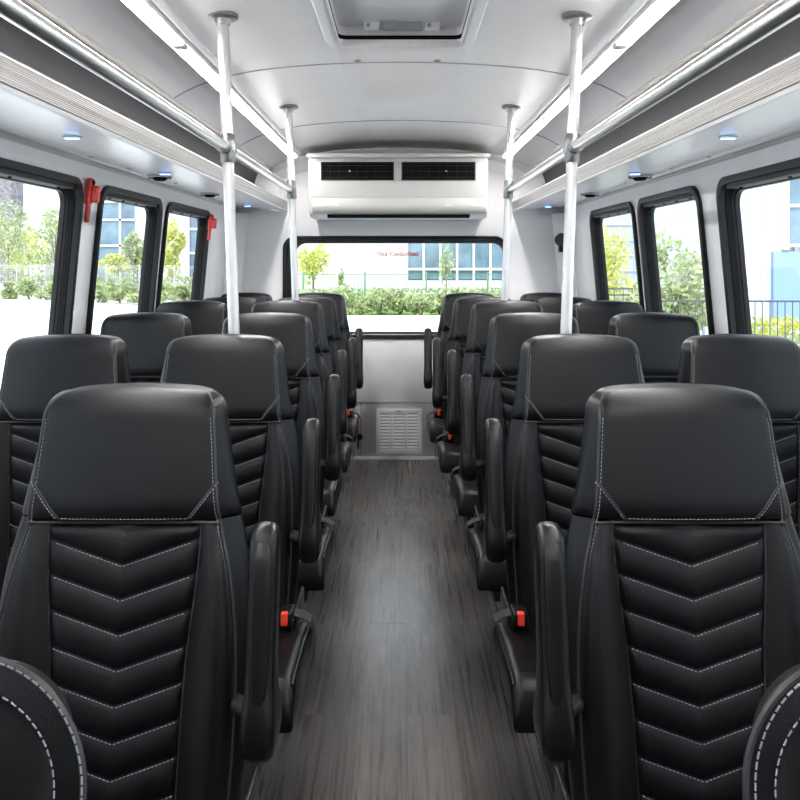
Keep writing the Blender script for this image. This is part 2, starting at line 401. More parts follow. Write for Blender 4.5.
# reading lights and air nozzles under the racks
def uz(x): return 1.766+(abs(x)-.815)*.0945
RL=[(-1,.955,2.33,'nearest the camera'),(-1,.975,3.32,'second from the camera'),(-1,1.02,5.35,'at the rear wall'),
    (1,.955,2.33,'nearest the camera'),(1,.975,3.32,'second from the camera'),(1,.98,4.65,'third from the camera'),(1,1.0,5.40,'at the rear wall')]
for s,x,y,w in RL:
    t=thing('reading_light','small blue reading light under the %s luggage rack, %s' % ('left' if s<0 else 'right',w),'light',(s*x,y,uz(x)),'blue reading lights')
    MB().rbox(-.026,.026,-.010,.010,-.005,.001,.002).build('bezel','lgrey',t)
    MB().rbox(-.020,.020,-.006,.006,-.0075,-.004,.0015).build('lens','blue',t)
AN=[(-1,1.05,3.50,'front'),(-1,1.05,4.42,'rear'),(1,1.05,3.50,'front'),(1,1.05,4.42,'rear')]
for s,x,y,w in AN:
    t=thing('air_nozzle','dark round air nozzle under the %s luggage rack, the %s one' % ('left' if s<0 else 'right',w),'nozzle',(s*x,y,uz(x)),'air nozzles under the racks')
    MB().tube([(0,0,.001),(0,0,-.006),(0,0,-.008)],[.055,.052,.045],24).build('flange','grey',t)
    MB().tube([(0,0,-.007),(0,0,-.016),(0,0,-.022)],[.032,.030,.020],20).build('nozzle_ball','blackgap',t)
    q=MB(); q.rbox(-.05,.05,-.006,.006,-.013,-.006,.002); q.build('louvre','frame',t)
o=MB().rbox(-.03,.03,-.012,.012,-.012,.001,.003).build('marker_lamp','amber'); o.location=(-1.10,5.55,uz(1.10)); tag(o,'small amber lens under the left luggage rack at the rear corner','light')

# LED strips
for s,nm in ((-1,'left'),(1,'right')):
    X=.705; z=zc(X)
    t=thing('light_strip','long white ceiling light strip on the %s side of the aisle' % nm,'light',(s*X,2.0,z),'ceiling light strips')
    m=MB(); m.rbox(-.024,.024,-4.55,3.38,-.012,.016,.003); zi,zo_=-.034,-.050
    m.rbox(-.024,-.0185,-4.55,3.38,zo_ if s<0 else zi,-.005,.003); m.rbox(.0185,.024,-4.55,3.38,zi if s<0 else zo_,-.005,.003); m.build('channel','white',t)
    MB().rbox(-s*.033-.005,-s*.033+.005,-4.55,3.38,-.022,.010,.004).build('side_rail','white',t)
    ed=[-4.54,-3.28,-1.99,-.70,.57,1.86,3.36]
    for a,b in zip(ed[:-1],ed[1:]):
        MB().rbox(-.0170,.0170,a+.030,b-.030,-.0425,-.012,.006,3).build('diffuser','led',t)
    for a in ed[1:-1]:
        MB().rbox(-.0182,.0182,a-.029,a+.029,-.043,-.012,.004).build('joint_cap','trim',t)

# ------------------------------------------------------------------ poles and rails
def rot_tube(m,p0,p1,r,n=20): m.tube([p0,p1],r,n)
RX,RZ=.535,1.765
POLES={}
for s,nm in ((-1,'left'),(1,'right')):
    for y,w in ((2.47,'near'),(3.93,'far')):
        xt=.547; zt=zc(xt); xj=RX-.008; xb=.470
        px=lambda z: s*(xb+(xt-xb)*(z/zt))
        lb={'near':'white grab pole rising behind the second-row seats on the %s' % nm,'far':'white grab pole near the rear on the %s of the aisle' % nm}[w]
        t=thing('grab_pole',lb,'pole',(px(0),y,0),'floor to ceiling grab poles')
        Q=lambda z: (px(z)-px(0),0,z)
        MB().tube([Q(.008),Q(zt-.006)],.0175,24).build('tube','pole',t)
        MB().tube([(px(zt)-px(0),0,zt+.004),(px(zt)-px(0),0,zt-.008),(px(zt)-px(0),0,zt-.012)],[.047,.047,.040],24).build('ceiling_flange','joint',t)
        MB().tube([(px(zt)-px(0),0,zt-.011),Q(zt-.03)],[.026,.0215],20).build('socket','joint',t)
        MB().tube([(0,0,0),(0,0,.010)],.045,24).build('floor_flange','joint',t)
        j=MB(); j.tube([Q(RZ-.045),Q(RZ-.040),Q(RZ+.040),Q(RZ+.045)],[.0205,.0235,.0235,.0205],20)
        j.build('tee_clamp','joint',t)
    t=thing('grab_rail','long satin grab rail running along the %s luggage rack' % nm,'rail',(s*RX,2.0,RZ),'overhead grab rails')
    xo=s*.0
    MB().tube([(xo,Y0-2+.1,0),(xo,3.93-2-.022,0)],.0165,24).build('tube','chrome',t)
    MB().tube([(xo,3.93-2-.07,0),(xo,3.93-2-.022,0)],[.0195,.0215],20).build('end_socket','joint',t)
    MB().tube([(xo,.47-.052,0),(xo,.47-.022,0)],.021,20).build('collar','joint',t)
    MB().tube([(xo,.47+.022,0),(xo,.47+.052,0)],.021,20).build('collar','joint',t)

# ------------------------------------------------------------------ roof hatch
t=thing('roof_hatch','white roof escape hatch with dark gap and latch bar in the ceiling','hatch',(0,2.53,2.2))
yc,zo=2.53,2.2
m=MB(); rings=[]
for ins,dz,fl in [(-.030,.008,1),(-.032,-.002,1),(-.028,-.008,1),(-.012,-.009,1),(-.002,-.004,1),(.004,.004,1),(.004,.012,1)]:
    rings.append([(x,y-yc,zcc(x)-zo+dz) for x,y in rrect(-HX+ins*1.3,HX-ins*1.3,HY0+ins,HY1-ins*.8,.03 if ins>-.02 else .06)])
m.loft(rings,False,False); m.build('frame','white',t)
m=MB(); m.loft([[(x,y-yc,2.185-zo) for x,y in rrect(-HX+.004,HX-.004,HY0+.004,HY1-.004,.03)],[(x,y-yc,2.214-zo) for x,y in rrect(-HX+.004,HX-.004,HY0+.004,HY1-.004,.03)]],False,False); m.build('lower_well','lgrey',t)
m=MB(); m.loft([[(x,y-yc,2.214-zo) for x,y in rrect(-HX+.004,HX-.004,HY0+.004,HY1-.004,.03)],[(x,y-yc,2.229-zo) for x,y in rrect(-HX+.004,HX-.004,HY0+.004,HY1-.004,.03)]],False,False); m.build('gasket','blackgap',t)
m=MB(); m.loft([[(x,y-yc,2.229-zo) for x,y in rrect(-HX+.004,HX-.004,HY0+.004,HY1-.004,.03)],[(x,y-yc,2.262-zo) for x,y in rrect(-HX+.004,HX-.004,HY0+.004,HY1-.004,.03)]],False,False); m.build('upper_well','lgrey',t)
MB().rbox(-HX-.02,HX+.02,HY0-yc-.02,HY1-yc+.02,2.262-zo,2.29-zo,.004).build('lid','white',t)
MB().rbox(-.062,.078,HY1-yc-.06,HY1-yc-.03,2.236-zo,2.263-zo,.004).build('latch_bar','grey',t)
for x in (-.10,.115): 
    h=MB().rbox(x-.028,x+.028,HY1-yc-.055,HY1-yc-.025,2.238-zo,2.264-zo,.004).build('hinge','white',t)
    MB().tube([(x-.012,HY1-yc-.057,2.251-zo),(x-.012,HY1-yc-.050,2.251-zo)],.008,12).build('bolt','grey',h)
for x in (PX(358,3.17),PX(437,3.17)):
    o=MB().tube([(0,0,.003),(0,0,-.004),(0,0,-.010)],[.014,.014,.006],12).build('ceiling_screw','screw'); o.location=(x,3.135,zc(x))
    tag(o,'steel ceiling fixing on the near panel seam, %s one' % ('left' if x<0 else 'right'),'screw',group='ceiling seam fixings')

# ------------------------------------------------------------------ air conditioner
t=thing('air_conditioner','ivory air conditioning unit with two dark grilles above rear window','air conditioner',(0,5.45,1.72))
D=5.22
ax0,ax1=PX(308.5,D),PX(488,D)
def az(y): return PZ(y,D)-1.72
yf=D-5.45; yb=YR-5.45-.005
prof=[(yb,az(157)),(yf+.03,az(157)),(yf+.012,az(160)),(yf,az(164)),(yf-.004,az(196)),(yf+.004,az(199)),(yf+.03,az(213)),(yf+.10,az(217)),(yb,az(217))]
# body with openings for the grilles: outer shell made of panels
rings=[[(x,y,z) for y,z in prof] for x in (ax0+.012,ax1-.012)]
r0=[(ax0+.002 if 0<i<8 else ax0+.012, y,z) for i,(y,z) in enumerate(prof)]
m=MB(); m.loft([[(ax0,y+.012,z*.98+.004) for y,z in prof]]+rings+[[(ax1,y+.012,z*.98+.004) for y,z in prof]]); m.build('body','acw',t,angle=25)
MB().rbox(ax0-.012,ax1+.014,yf-.006,yb,az(157)-.002,az(154)+.006,.005).build('top_cover','acw',t)
for a,b,nm in ((321,394,0),(401.5,475.5,1)):
    x0,x1=PX(a,D),PX(b,D); z0,z1=az(180.5),az(162)
    g=MB()
    for q in (0,1): g.rbox(x0,x1,yf-.012,yf+.004,(z0,z1-.007)[q],(z0+.007,z1)[q],.002)
    for q in (0,1): g.rbox((x0,x1-.007)[q],(x0+.007,x1)[q],yf-.012,yf+.004,z0,z1,.002)
    gr=g.build('grille','frame',t)
    MB().box(x0+.004,x1-.004,yf-.005,yf-.0045,z0+.004,z1-.004).build('void','blackgap',gr,smooth=False)
    l=MB()
    for q in range(3): 
        zz=z0+.02+q*(z1-z0-.03)/2.4; l.box(x0+.006,x1-.006,yf-.010,yf-.006,zz,zz+.003)
    for q in range(1,8):
        xx=x0+(x1-x0)*q/8; l.box(xx-.001,xx+.001,yf-.0095,yf-.006,z0+.004,z1-.004)
    l.build('louvres','rubber',gr,smooth=False)
    MB().tube([((x0+x1)/2-.05+nm*.1,yf-.016,(z0+z1)/2),((x0+x1)/2-.05+nm*.1,yf-.008,(z0+z1)/2)],.006,8).build('tab','grey',gr)
fp=[(yf-.002,az(198)),(yf-.022,az(200)),(yf-.030,az(206)),(yf-.022,az(211)),(yf+.02,az(214)),(yf+.03,az(210))]
m=MB(); m.loft([[(x,y,z) for y,z in fp] for x in (PX(313,D),PX(486,D))]); m.build('air_flap','acw',t,angle=60)
MB().box(PX(327,D),PX(470,D),yf+.015,yf+.09,az(217.5),az(214.5)).build('outlet_slot','blackgap',t,smooth=False)
for x in (322,336,448,474): MB().rbox(PX(x,D)-.02,PX(x,D)+.02,yf-.034,yf-.020,az(206.5),az(205),.001).build('badge','lgrey',t)

# ------------------------------------------------------------------ wall vent, rear details
t=thing('wall_vent','white louvred vent cover low on the rear wall panel','vent',(PX(399,YR),YR,PZ(431,YR)))
vw,vh=.146,.142
m=MB()
for q in (-1,1): m.rbox(q*vw-.016,q*vw+.016,-.014,0,-vh-.016,vh+.016,.003)
for q in (-1,1): m.rbox(-vw,vw,-.014,0,q*vh-.016,q*vh+.016,.003)
for q in (-.05,.05): m.rbox(q-.010,q+.010,-.012,0,-vh,vh,.003)
m.build('frame','white',t)
MB().box(-vw,vw,-.003,-.001,-vh,vh).build('backing','grey',t,smooth=False)
m=MB()
for q in range(12):
    z=-vh+.016+.0115+q*.0225
    m.add([(-vw,-.012,z-.004),(vw,-.012,z-.004),(vw,-.004,z+.009),(-vw,-.004,z+.009),(-vw,-.010,z-.006),(vw,-.010,z-.006),(vw,-.003,z+.006),(-vw,-.003,z+.006)],[(0,1,2,3),(7,6,5,4),(0,4,5,1),(2,6,7,3),(1,5,6,2),(0,3,7,4)])
m.build('slats','white',t)
m=MB(); m.rbox(-.018,.018,-.018,-.012,vh-.006,vh+.006,.002); m.build('catch','grey',t)
t=thing('release_strap','red and white strap with black knob low on the rear wall left','strap',(PX(357.5,YR),YR-.006,PZ(436,YR)))
MB().rbox(-.020,.016,-.012,.004,.0,.17,.004).build('backing_plate','white',t)
MB().rbox(.000,.013,-.020,-.010,.01,.165,.003).build('red_band','redh',t)
MB().tube([(.016,-.03,-.0),(.016,-.006,-.0)],[.022,.020],16).build('knob','plastic',t)
MB().tube([(.008,-.016,-.01),(.004,-.016,-.085)],.006,8).build('tail','plastic',t)
t=thing('corner_speaker','small black round speaker in the rear right corner','speaker',(1.13,5.60,PZ(240,5.6)))
MB().tube([(.055,.05,0),(.0,.0,0),(-.012,-.02,0)],[.03,.05,.042],20).build('housing','plastic',t)
MB().rbox(-.02,.02,-.03,.02,-.085,-.035,.008).build('bracket','plastic',t)

# red window release handles
def handle(y,z1,z0,label):
    x=-(xw((z0+z1)/2)); t=thing('emergency_release',label,'handle',(x,y,z0),'red window release handles')
    h=z1-z0; lean=xw(z0)-xw(z1)
    MB().rbox(.000,.022,-.018,.018,h*.40,h,.008,3).build('mount','redh',t)
    MB().rbox(.018,.050,-.014,.016,h*.46,h*.84,.009,3).build('grip','redh',t)
    MB().rbox(.004,.020,-.012,.012,0,h*.45,.006,3).build('lever','redh',t)
    MB().tube([(.018,0,h*.90),(.026,0,h*.90)],.010,12).build('pivot','blackgap',t)
    t.rotation_euler=(0,math.atan2(lean,h),0)
handle(3.02,PZ(177,3.0),PZ(222,3.0),'red emergency release handle on pillar between first two left windows')
handle(4.955,PZ(213,4.9),PZ(240,4.9),'red emergency release handle behind the rearmost left window')

# ------------------------------------------------------------------ seats
ZH,ZT=.970,1.205
def sh(z): return (z-1.08)*.17
WK=[.40,.55,.68,.77,.84,.90,.95,1.0,1.08,1.21]; WV=[.205,.214,.218,.215,.207,.195,.182,.174,.167,.159]
def wz(z): return interp(WK,WV,z)
def pw(z): return interp([.40,.70,.955],[.112,.120,.139],z)
def body_y(x,z):
    a=abs(x); w=wz(z); p=pw(z)
    amp=interp([.4,.75,.88,.955],[.040,.040,.028,.014],z)
    if a<p: y=.028-.012*(a/p)**4
    else:
        s=min(1,(a-p)/(w-p)); y=.016-amp*(math.sin(PI*(.06+.72*s))-math.sin(PI*.06))
    return y
def head_y(x,z):
    w=wz(z); q=abs(x)/w
    y=-.012+.010*q**2
    if z<ZH+.04: y+=.012*((ZH+.04-z)/.04)**2
    return y
def ring(z,w,fy,t,rf=.015,rb=.035,bul=.012,dyf=0,dyb=0,arch=0,nf=41,nb=15,zs=None):
    pts=[]; 
    zz=lambda x: z+arch*(1-min(1,abs(x)/w)**2)
    for i in range(nf):
        u=-1+2*i/(nf-1); x=w*(math.sin(u*PI/2)*.5+u*.5)
        e=max(0,abs(x)-(w-rf)); r=rf-math.sqrt(max(0,rf*rf-e*e))
        pts.append((x,fy(x,z)+r+dyf,zz(x)))
    y1=pts[-1][1]; y2=t-rb-dyb
    y2=max(y2,y1+.002)
    for i in range(1,5):
        s=i/5; pts.append((w+bul*math.sin(PI*s),y1+(y2-y1)*s,z))
    for i in range(nb):
        u=1-2*i/(nb-1); x=w*(math.sin(u*PI/2)*.5+u*.5)
        e=max(0,abs(x)-(w-rb)); r=rb-math.sqrt(max(0,rb*rb-e*e))
        pts.append((x,max(t-r-dyb,y1+.001),zz(x)))
    for i in range(1,5):
        s=1-i/5; pts.append((-w-bul*math.sin(PI*s),y1+(y2-y1)*s,z))
    return [(x,y+sh(zz_),zz_) for x,y,zz_ in pts]
def stitches(m,path,step=.0072,ln=.0046,r=.0008):
    path=[Vector(p) for p in path]; acc=0; out=[]
    L=[0]
    for a,b in zip(path[:-1],path[1:]): L.append(L[-1]+(b-a).length)
    def at(d):
        for i in range(len(L)-1):
            if d<=L[i+1]: return path[i].lerp(path[i+1],(d-L[i])/max(1e-9,L[i+1]-L[i]))
        return path[-1]
    d=.002
    while d+ln<L[-1]:
        m.tube([at(d),at(d+ln)],r,4); d+=step
VP_,VK=.060,.34      # chevron pitch, slope
def quilt_y(x,z):
    p=pw(z); a=abs(x); fr=((z-VK*a-.053)/VP_)%1.0
    puff=(math.sin(PI*fr))**.55
    top=min(1,max(0,(ZH-.004-z)/.018)); side=min(1,max(0,(p-a)/.016))
    k=min(top,side); k=k*(2-k)
    return .017-.009*puff*k-.003*k
def make_seat(name,label,cat,group,arm):
    t=thing(name,label,cat,(0,0,0),group)
    # backrest
    m=MB(); rg=[]; n=26
    for i in range(n+1):
        z=.40+(ZH-.40)*i/n
        d=0
        if i==n: d=.003
        rg.append(ring(z,wz(z)-d*.5,body_y,interp([.4,.955],[.125,.115],z),dyf=d,dyb=d*.5,bul=interp([.4,.8,.97],[.012,.020,.029],z)))
    m.loft(rg); back=m.build('backrest','leather',t,angle=70)
    # quilted centre panel
    m=MB(); nx,nz=48,150; vs=[]; fs=[]
    for j in range(nz+1):
        z=.415+(ZH-.001-.415)*j/nz; p=pw(z)
        for i in range(nx+1):
            x=p*(-1+2*i/nx); vs.append((x,quilt_y(x,z)+sh(z),z))
    for j in range(nz):
        for i in range(nx):
            a=j*(nx+1)+i; fs.append((a,a+1,a+nx+2,a+nx+1))
    # close with a backing so it has thickness
    m.add(vs,fs); o=len(m.v)
    q=m.build('quilted_panel','leather2',back,angle=80)
    # seams and piping
    m=MB(); st=MB()
    for s in (-1,1):
        zs=[.415+(ZH-.415)*i/40 for i in range(41)]
        m.tube([(s*pw(z),.0165+sh(z),z) for z in zs],.0022,6)
        edge=[(s*(wz(z)-.0035),body_y(wz(z)-.0035,z)+.0035+sh(z),z) for z in zs]
        hz=[ZH+.006+(ZT-.05-ZH)*i/20 for i in range(21)]
        edge+=[(s*(wz(z)-.0035),head_y(wz(z)-.0035,z)+.0035+sh(z),z) for z in hz]
        # over the top corner
        z0=hz[-1]; w=wz(z0)
        for a in (15,30,45,60,75,88):
            A=math.radians(a); zz=ZT-.046+.044*math.sin(A)
            edge.append((s*(w-.0035-.033*(1-math.cos(A))**1.1), .003+.044*(1-math.cos(A))+sh(zz), zz))
        m.tube(edge,.0030,8)
        st1=[(x-s*.0050,y-.0036,z) for x,y,z in edge[:-6]]
        stitches(st,[p for p in st1 if True])
        d=[(s*(.168-.054*k),head_y(.168-.054*k,ZH+.075-.072*k)-.0012+sh(ZH+.075-.072*k)+(.004 if k<.05 else 0),ZH+.075-.072*k) for k in [i/10 for i in range(11)]]
        m.tube([(x,y+.0014,z) for x,y,z in d],.0018,6); stitches(st,[(x+s*.004,y-.0008,z) for x,y,z in d])
    m.tube([(x,.006+sh(ZH),ZH-.001) for x in [-.174+.348*i/24 for i in range(25)]],.0026,6)
    m.build('piping','piping',back)
    # stitched chevrons and headrest hem
    for kk in range(-1,9):
        for s in (-1,1):
            path=[]
            for i in range(21):
                x=s*.128*i/20; z=.053+VP_*(kk+8)+VK*abs(x)-.0032
                if z<.43 or z>ZH-.012 or abs(x)>pw(z)-.004: break
                path.append((x,quilt_y(x,z)-.0010+sh(z),z))
            if len(path)>9: stitches(st,path)
    stitches(st,[(x,head_y(x,ZH+.008)-.001+sh(ZH+.008),ZH+.008) for x in [-.115+.23*i/16 for i in range(17)]])
    st.build('stitching','stitch',back,smooth=False)
    # headrest
    m=MB(); rg=[]; Rt,Rx=.046,.034
    rg.append(ring(ZH+.001,wz(ZH)-.002,head_y,.115,dyf=.010,dyb=.006,bul=.029))
    rg.append(ring(ZH+.003,wz(ZH)-.0005,head_y,.117,dyf=.003,dyb=.002,bul=.029))
    for i in range(17):
        z=ZH+.007+(ZT-Rt-ZH-.007)*i/16; rg.append(ring(z,wz(z),head_y,.118,arch=.008*i/16,bul=.012+.017*(1-i/16)**1.2))
    w0=wz(ZT-Rt)
    for a in (10,20,30,40,50,60,68,76,83,88):
        A=math.radians(a); z=ZT-Rt+Rt*math.sin(A); c=1-math.cos(A)
        rg.append(ring(z,w0-Rx*c**1.1,lambda x,zz: head_y(x,ZT-Rt),.118,dyf=Rt*c*.95,dyb=Rt*c*.9,arch=.008,bul=.012*math.cos(A)))
    m.loft(rg); m.build('headrest','leather',t,angle=75)
    # cushion
    m=MB(); rg=[]; cw=.242; cx0=arm*.032
    prof=[]  # (y, ztop, zbot)
    for i in range(21):
        u=i/20; y=-.50+.40*u
        zt_=.463-.030*u*1.0+.012*math.sin(PI*u); zb=.345
        fr=min(1,u/.16); zt2=zb+.05+(zt_-zb-.05)*math.sqrt(1-(1-fr)**2) if fr<1 else zt_
        zb2=zb+.02*(1-fr)
        prof.append((y,zt2,zb2))
    for y,zt_,zb in prof:
        r=min(.03,(zt_-zb)*.45); rr=[]
        for cx,cz,s0 in ((cw-r,zt_-r,0),(-cw+r,zt_-r,PI/2),(-cw+r,zb+r,PI),(cw-r,zb+r,3*PI/2)):
            for q in range(6):
                a=s0+PI/2*q/5; x=cx+r*math.cos(a); z=cz+r*math.sin(a); rr.append((x+cx0,y,z))
            if s0==0:
                for q in range(1,12):
                    x=(cw-r)*(1-2*q/12); rr.append((x+cx0,y,zt_-.014*(1-min(1,abs(x)/(cw-r))**4)*min(1,(y+.5)/.1)))
        rg.append(rr)
    m.loft(rg); cush=m.build('seat_cushion','leather',t,angle=60)
    for s in (-1,1):
        pth=[(cx0+s*(cw-.006),y,zt_-.006) for y,zt_,zb in prof[2:]]; MB().tube(pth,.003,6).build('cushion_piping','piping',cush)
    # frame and legs
    m=MB(); m.rbox(-.215,.215,-.47,-.02,.315,.35,.006)
    m.rbox(-.20,.20,-.10,.05,.33,.42,.01); m.build('seat_frame','frame',t)
    for s in (-1,1):
        l=MB(); l.rbox(s*.10-.02,s*.10+.02,-.30,-.02,0.012,.32,.006); l.rbox(s*.10-.03,s*.10+.03,-.36,.02,0,.016,.004); l.build('leg','frame',t)
        if arm==0 or True:
            l=MB(); xo=s*.222; l.rbox(min(xo,xo+s*.012),max(xo,xo+s*.012),-.17,.06,.30,.47,.008); l.build('hinge_cover','plastic',t)
    if arm:
        s=arm; xa=s*.273
        m=MB(); rg=[]
        for z,hw,y0,y1 in [(.598,.012,-.165,-.125),(.603,.020,-.180,-.108),(.615,.026,-.190,-.094),(.64,.028,-.196,-.090),(.67,.0275,-.194,-.098),(.70,.025,-.182,-.108),(.75,.0235,-.168,-.106),(.85,.0240,-.150,-.090),(.92,.0240,-.138,-.078),(.950,.0235,-.132,-.074),(.962,.021,-.126,-.076),(.969,.016,-.118,-.080),(.972,.009,-.110,-.086)]:
            z+=.024
            rr=[]
            r=min(.012,hw*.8)
            for x,y in rrect(-hw,hw,y0,y1,r,5): rr.append((xa+x,y,z))
            rg.append(rr)
        m.loft(rg); a=m.build('armrest','plastic',t,angle=50)
        pad=MB(); rg=[]
        for z,hw,y0 in [(.70,.006,-.186),(.71,.013,-.1835),(.75,.0155,-.1725),(.85,.0155,-.1545),(.92,.0155,-.142),(.95,.012,-.132),(.958,.005,-.124)]:
            rg.append([(xa+x,y,z+.024) for x,y in rrect(-hw,hw,y0,y0+.012,.0045,4)])
        pad.loft(rg); pad.build('arm_pad','plastic',a,angle=60)
        MB().tube([(s*.205,-.055,.66),(xa,-.115,.66)],.016,18).build('pivot','frame',a)
        # seat belt
        xb=s*.208
        b=MB(); b.rbox(xb-.020,xb+.020,-.175,-.105,.455,.488,.005); bk=b.build('buckle','plastic',t)
        MB().rbox(xb-.009,xb+.009,-.181,-.160,.4585,.4915,.003).build('release_button','red',bk)
        b=MB(); P=[(xb-s*.01,.470),(xb+s*.02,.472),(s*.250,.466),(s*.272,.452),(s*.280,.425),(s*.281,.345)]
        rg=[[(x,-.150,z),(x,-.106,z),(x+s*.002,-.106,z+.003),(x+s*.002,-.150,z+.003)] for x,z in P]; b.loft(rg); b.build('belt','belt',t)
    return t
ROWD=[1.47,2.29,3.05,3.78,4.47,5.13]
ROWT=[.243,.222,.207,.197,.2107,.214]
LX=[-.503,-.514,-.516,-.541,-.535,-.530]; RXs=[.528,.528,.520,.514,.475,.448]
LW=[None,-.975,-.985,-.995,-.960,-1.0]; RWs=[None,.998,.985,.995,.93,.95]
ordn=['first','second','third','fourth','fifth','sixth']
GA='aisle seats'; GW='window seats'
def place(proto,used,row,x,label):
    s=(EYE-ROWT[row])/(ZT+.006)
    loc=(x,ROWD[row],0)
    if not used: proto.location=loc; proto.scale=(1,1,s); proto['label']=label; return proto
    return dup(proto,loc,label,(1,1,s))
pl=make_seat('passenger_seat','seat','seat',GA,+1); pr=make_seat('passenger_seat','seat','seat',GA,-1); pwn=make_seat('passenger_seat','seat','seat',GW,0)
extra=['the big seat nearest the camera','white pole rising behind it','','','','hard against the rear window']
uw=False
for i in range(6):
    e=(', '+extra[i]) if extra[i] else ''
    place(pl,i>0,i,LX[i],'black seat left of the aisle, %s row from camera%s' % (ordn[i],e))
    place(pr,i>0,i,RXs[i],'black seat right of the aisle, %s row from camera%s' % (ordn[i],e))
    for arr,nm in ((LW,'left'),(RWs,'right')):
        if arr[i] is None: continue
        place(pwn,uw,i,arr[i],'black leather window seat beside %s windows, %s row from camera' % (nm,ordn[i])); uw=True

# low-backed seats cut by the lower corners
def low_seat(x,label):
    t=thing('low_back_seat',label,'seat',(x,.60,0),'low backed front seats')
    W,Z1,R=.224,1.120,.10
    def sl(z): return (z-1.0)*.12
    def fy(a,z): return 0
    m=MB(); rg=[]
    prof=[(.045,.070),(.034,.060),(.016,.026),(.002,.004),(.003,0),(.024,-.003),(.027,.001),(.036,.006),(.050,.004),(.09,.0)]
    out=rrect(-W,W,.40,Z1,R,14)
    for ins,y in prof:
        pts=rrect(-W+ins,W-ins,.40+ins,Z1-ins,max(.02,R-ins),14)
        rg.append([(px,y+sl(pz),pz) for px,pz in pts])
    m.loft(rg,True,True); b=m.build('backrest','leather',t,angle=50)
    p=MB(); st=MB()
    pp=rrect(-W+.005,W-.005,.40,Z1-.005,R-.005,14); loop=[(a,-.0005+.003+sl(c),c) for a,c in pp if c>.41]
    loop=sorted(loop,key=lambda q:0)
    i0=[i for i,(a,c) in enumerate(pp)]
    path=[(W-.004,.0+sl(.45),.45)]+[(a,.0+sl(c),c) for a,c in rrect(-W+.004,W-.004,.40,Z1-.004,R-.004,14)[:30]]+[(-W+.004,sl(.45),.45)]
    p.tube([(a,y+.0015,c) for a,y,c in path],.0028,6)
    path2=[(W-.004,.0+sl(.45),.45)]+[(a,.0+sl(c),c) for a,c in rrect(-W+.010,W-.004,.40,Z1-.004,R-.004,14)[:30]]+[(-W+.010,sl(.45),.45)]
    stitches(st,[(a,y-.001,c) for a,y,c in path2],.0075,.0056,.0009)
    path3=[(W-.0235,.0+sl(.45),.45)]+[(a,.0+sl(c),c) for a,c in rrect(-W+.0235,W-.0235,.40,Z1-.0235,R-.0235,14)[:30]]+[(-W+.0235,sl(.45),.45)]
    stitches(st,[(a,y-.0045,c) for a,y,c in path3],.0075,.005,.0007)
    p.build('piping','piping',b); st.build('stitching','stitch',b,smooth=False)
    MB().rbox(-.22,.22,-.42,-.04,.34,.45,.03,4).build('seat_cushion','leather',t)
    MB().rbox(-.20,.20,-.36,-.02,.30,.345,.006).build('seat_frame','frame',t)
    for s in (-1,1):
        MB().rbox(s*.15-.02,s*.15+.02,-.28,-.06,0,.31,.006).build('leg','frame',t)
low_seat(-.459,'low-backed black seat with pale stitching cut by the lower left corner')
low_seat(.481,'low-backed black seat with pale stitching cut by the lower right corner')

# ------------------------------------------------------------------ outside
GZ=-.75
struct(MB().box(-90,90,-30,120,GZ-.2,GZ).build('ground','ground',smooth=False))
def leaves(n,fn,size,seed):
    rnd=random.Random(seed); m=MB()
    for i in range(n):
        c=Vector(fn(rnd)); s=size*rnd.uniform(.6,1.3)
        u=Vector((rnd.gauss(0,1),rnd.gauss(0,1),rnd.gauss(0,1))).normalized(); v=u.orthogonal().normalized()
        w=u.cross(v); a=rnd.uniform(0,2*PI); p=v*math.cos(a)+w*math.sin(a); q=u.cross(p)
        m.add([c-p*s,c+q*s*.45,c+p*s,c-q*s*.45],[(0,1,2,3)])
    return m
def ell(rx,ry,rz,cz,k=14,seed=0,bot=-.9):
    r=random.Random(seed); cl=[]
    while len(cl)<k:
        p=(r.uniform(-1,1),r.uniform(-1,1),r.uniform(bot,1))
        if sum(a*a for a in p)<1: cl.append((p,r.uniform(.25,.5)))
    def fn(rnd):
        c,s=rnd.choice(cl)
        while True:
            d=Vector((rnd.gauss(0,1),rnd.gauss(0,1),rnd.gauss(0,1))).normalized()*rnd.uniform(.55,1)**.5*s
            p=(c[0]+d.x,c[1]+d.y,c[2]+d.z); 
            return (p[0]*rx*.85,p[1]*ry*.85,cz+p[2]*rz*.85)
    return fn
def bush(x,y,r,h,mt,label,group,seed,n=520,size=.075):
    t=thing('shrub',label,'shrub',(x,y,GZ),group)
    leaves(n,ell(r,r,h*.52,h*.52,16,seed),size,seed).build('foliage',mt,t,smooth=False)
    m=MB(); rnd=random.Random(seed)
    for i in range(5):
        a=rnd.uniform(0,2*PI); m.tube([(0,0,0),(math.cos(a)*r*.5,math.sin(a)*r*.5,h*.6)],[.025,.01],6)
    m.build('stems','bark',t)
def tree(x,y,z0,z1,r,mt,label,seed,n=1500,size=.11,trunk=.06):
    t=thing('tree',label,'tree',(x,y,GZ),'trees outside the bus')
    c=(z0+z1)/2-GZ; rz=(z1-z0)/2
    leaves(n,ell(r,r,rz,c,22,seed),size,seed).build('crown',mt,t,smooth=False)
    m=MB(); rnd=random.Random(seed); m.tube([(0,0,0),(.02,0,c*.6),(0,.03,c+rz*.3)],[trunk,trunk*.8,trunk*.3],8)
    for i in range(6):
        a=rnd.uniform(0,2*PI); m.tube([(.01,0,c*.7),(math.cos(a)*r*.7,math.sin(a)*r*.7,c+rnd.uniform(-.2,.6)*rz)],[trunk*.5,trunk*.15],6)
    m.build('trunk','bark',t)
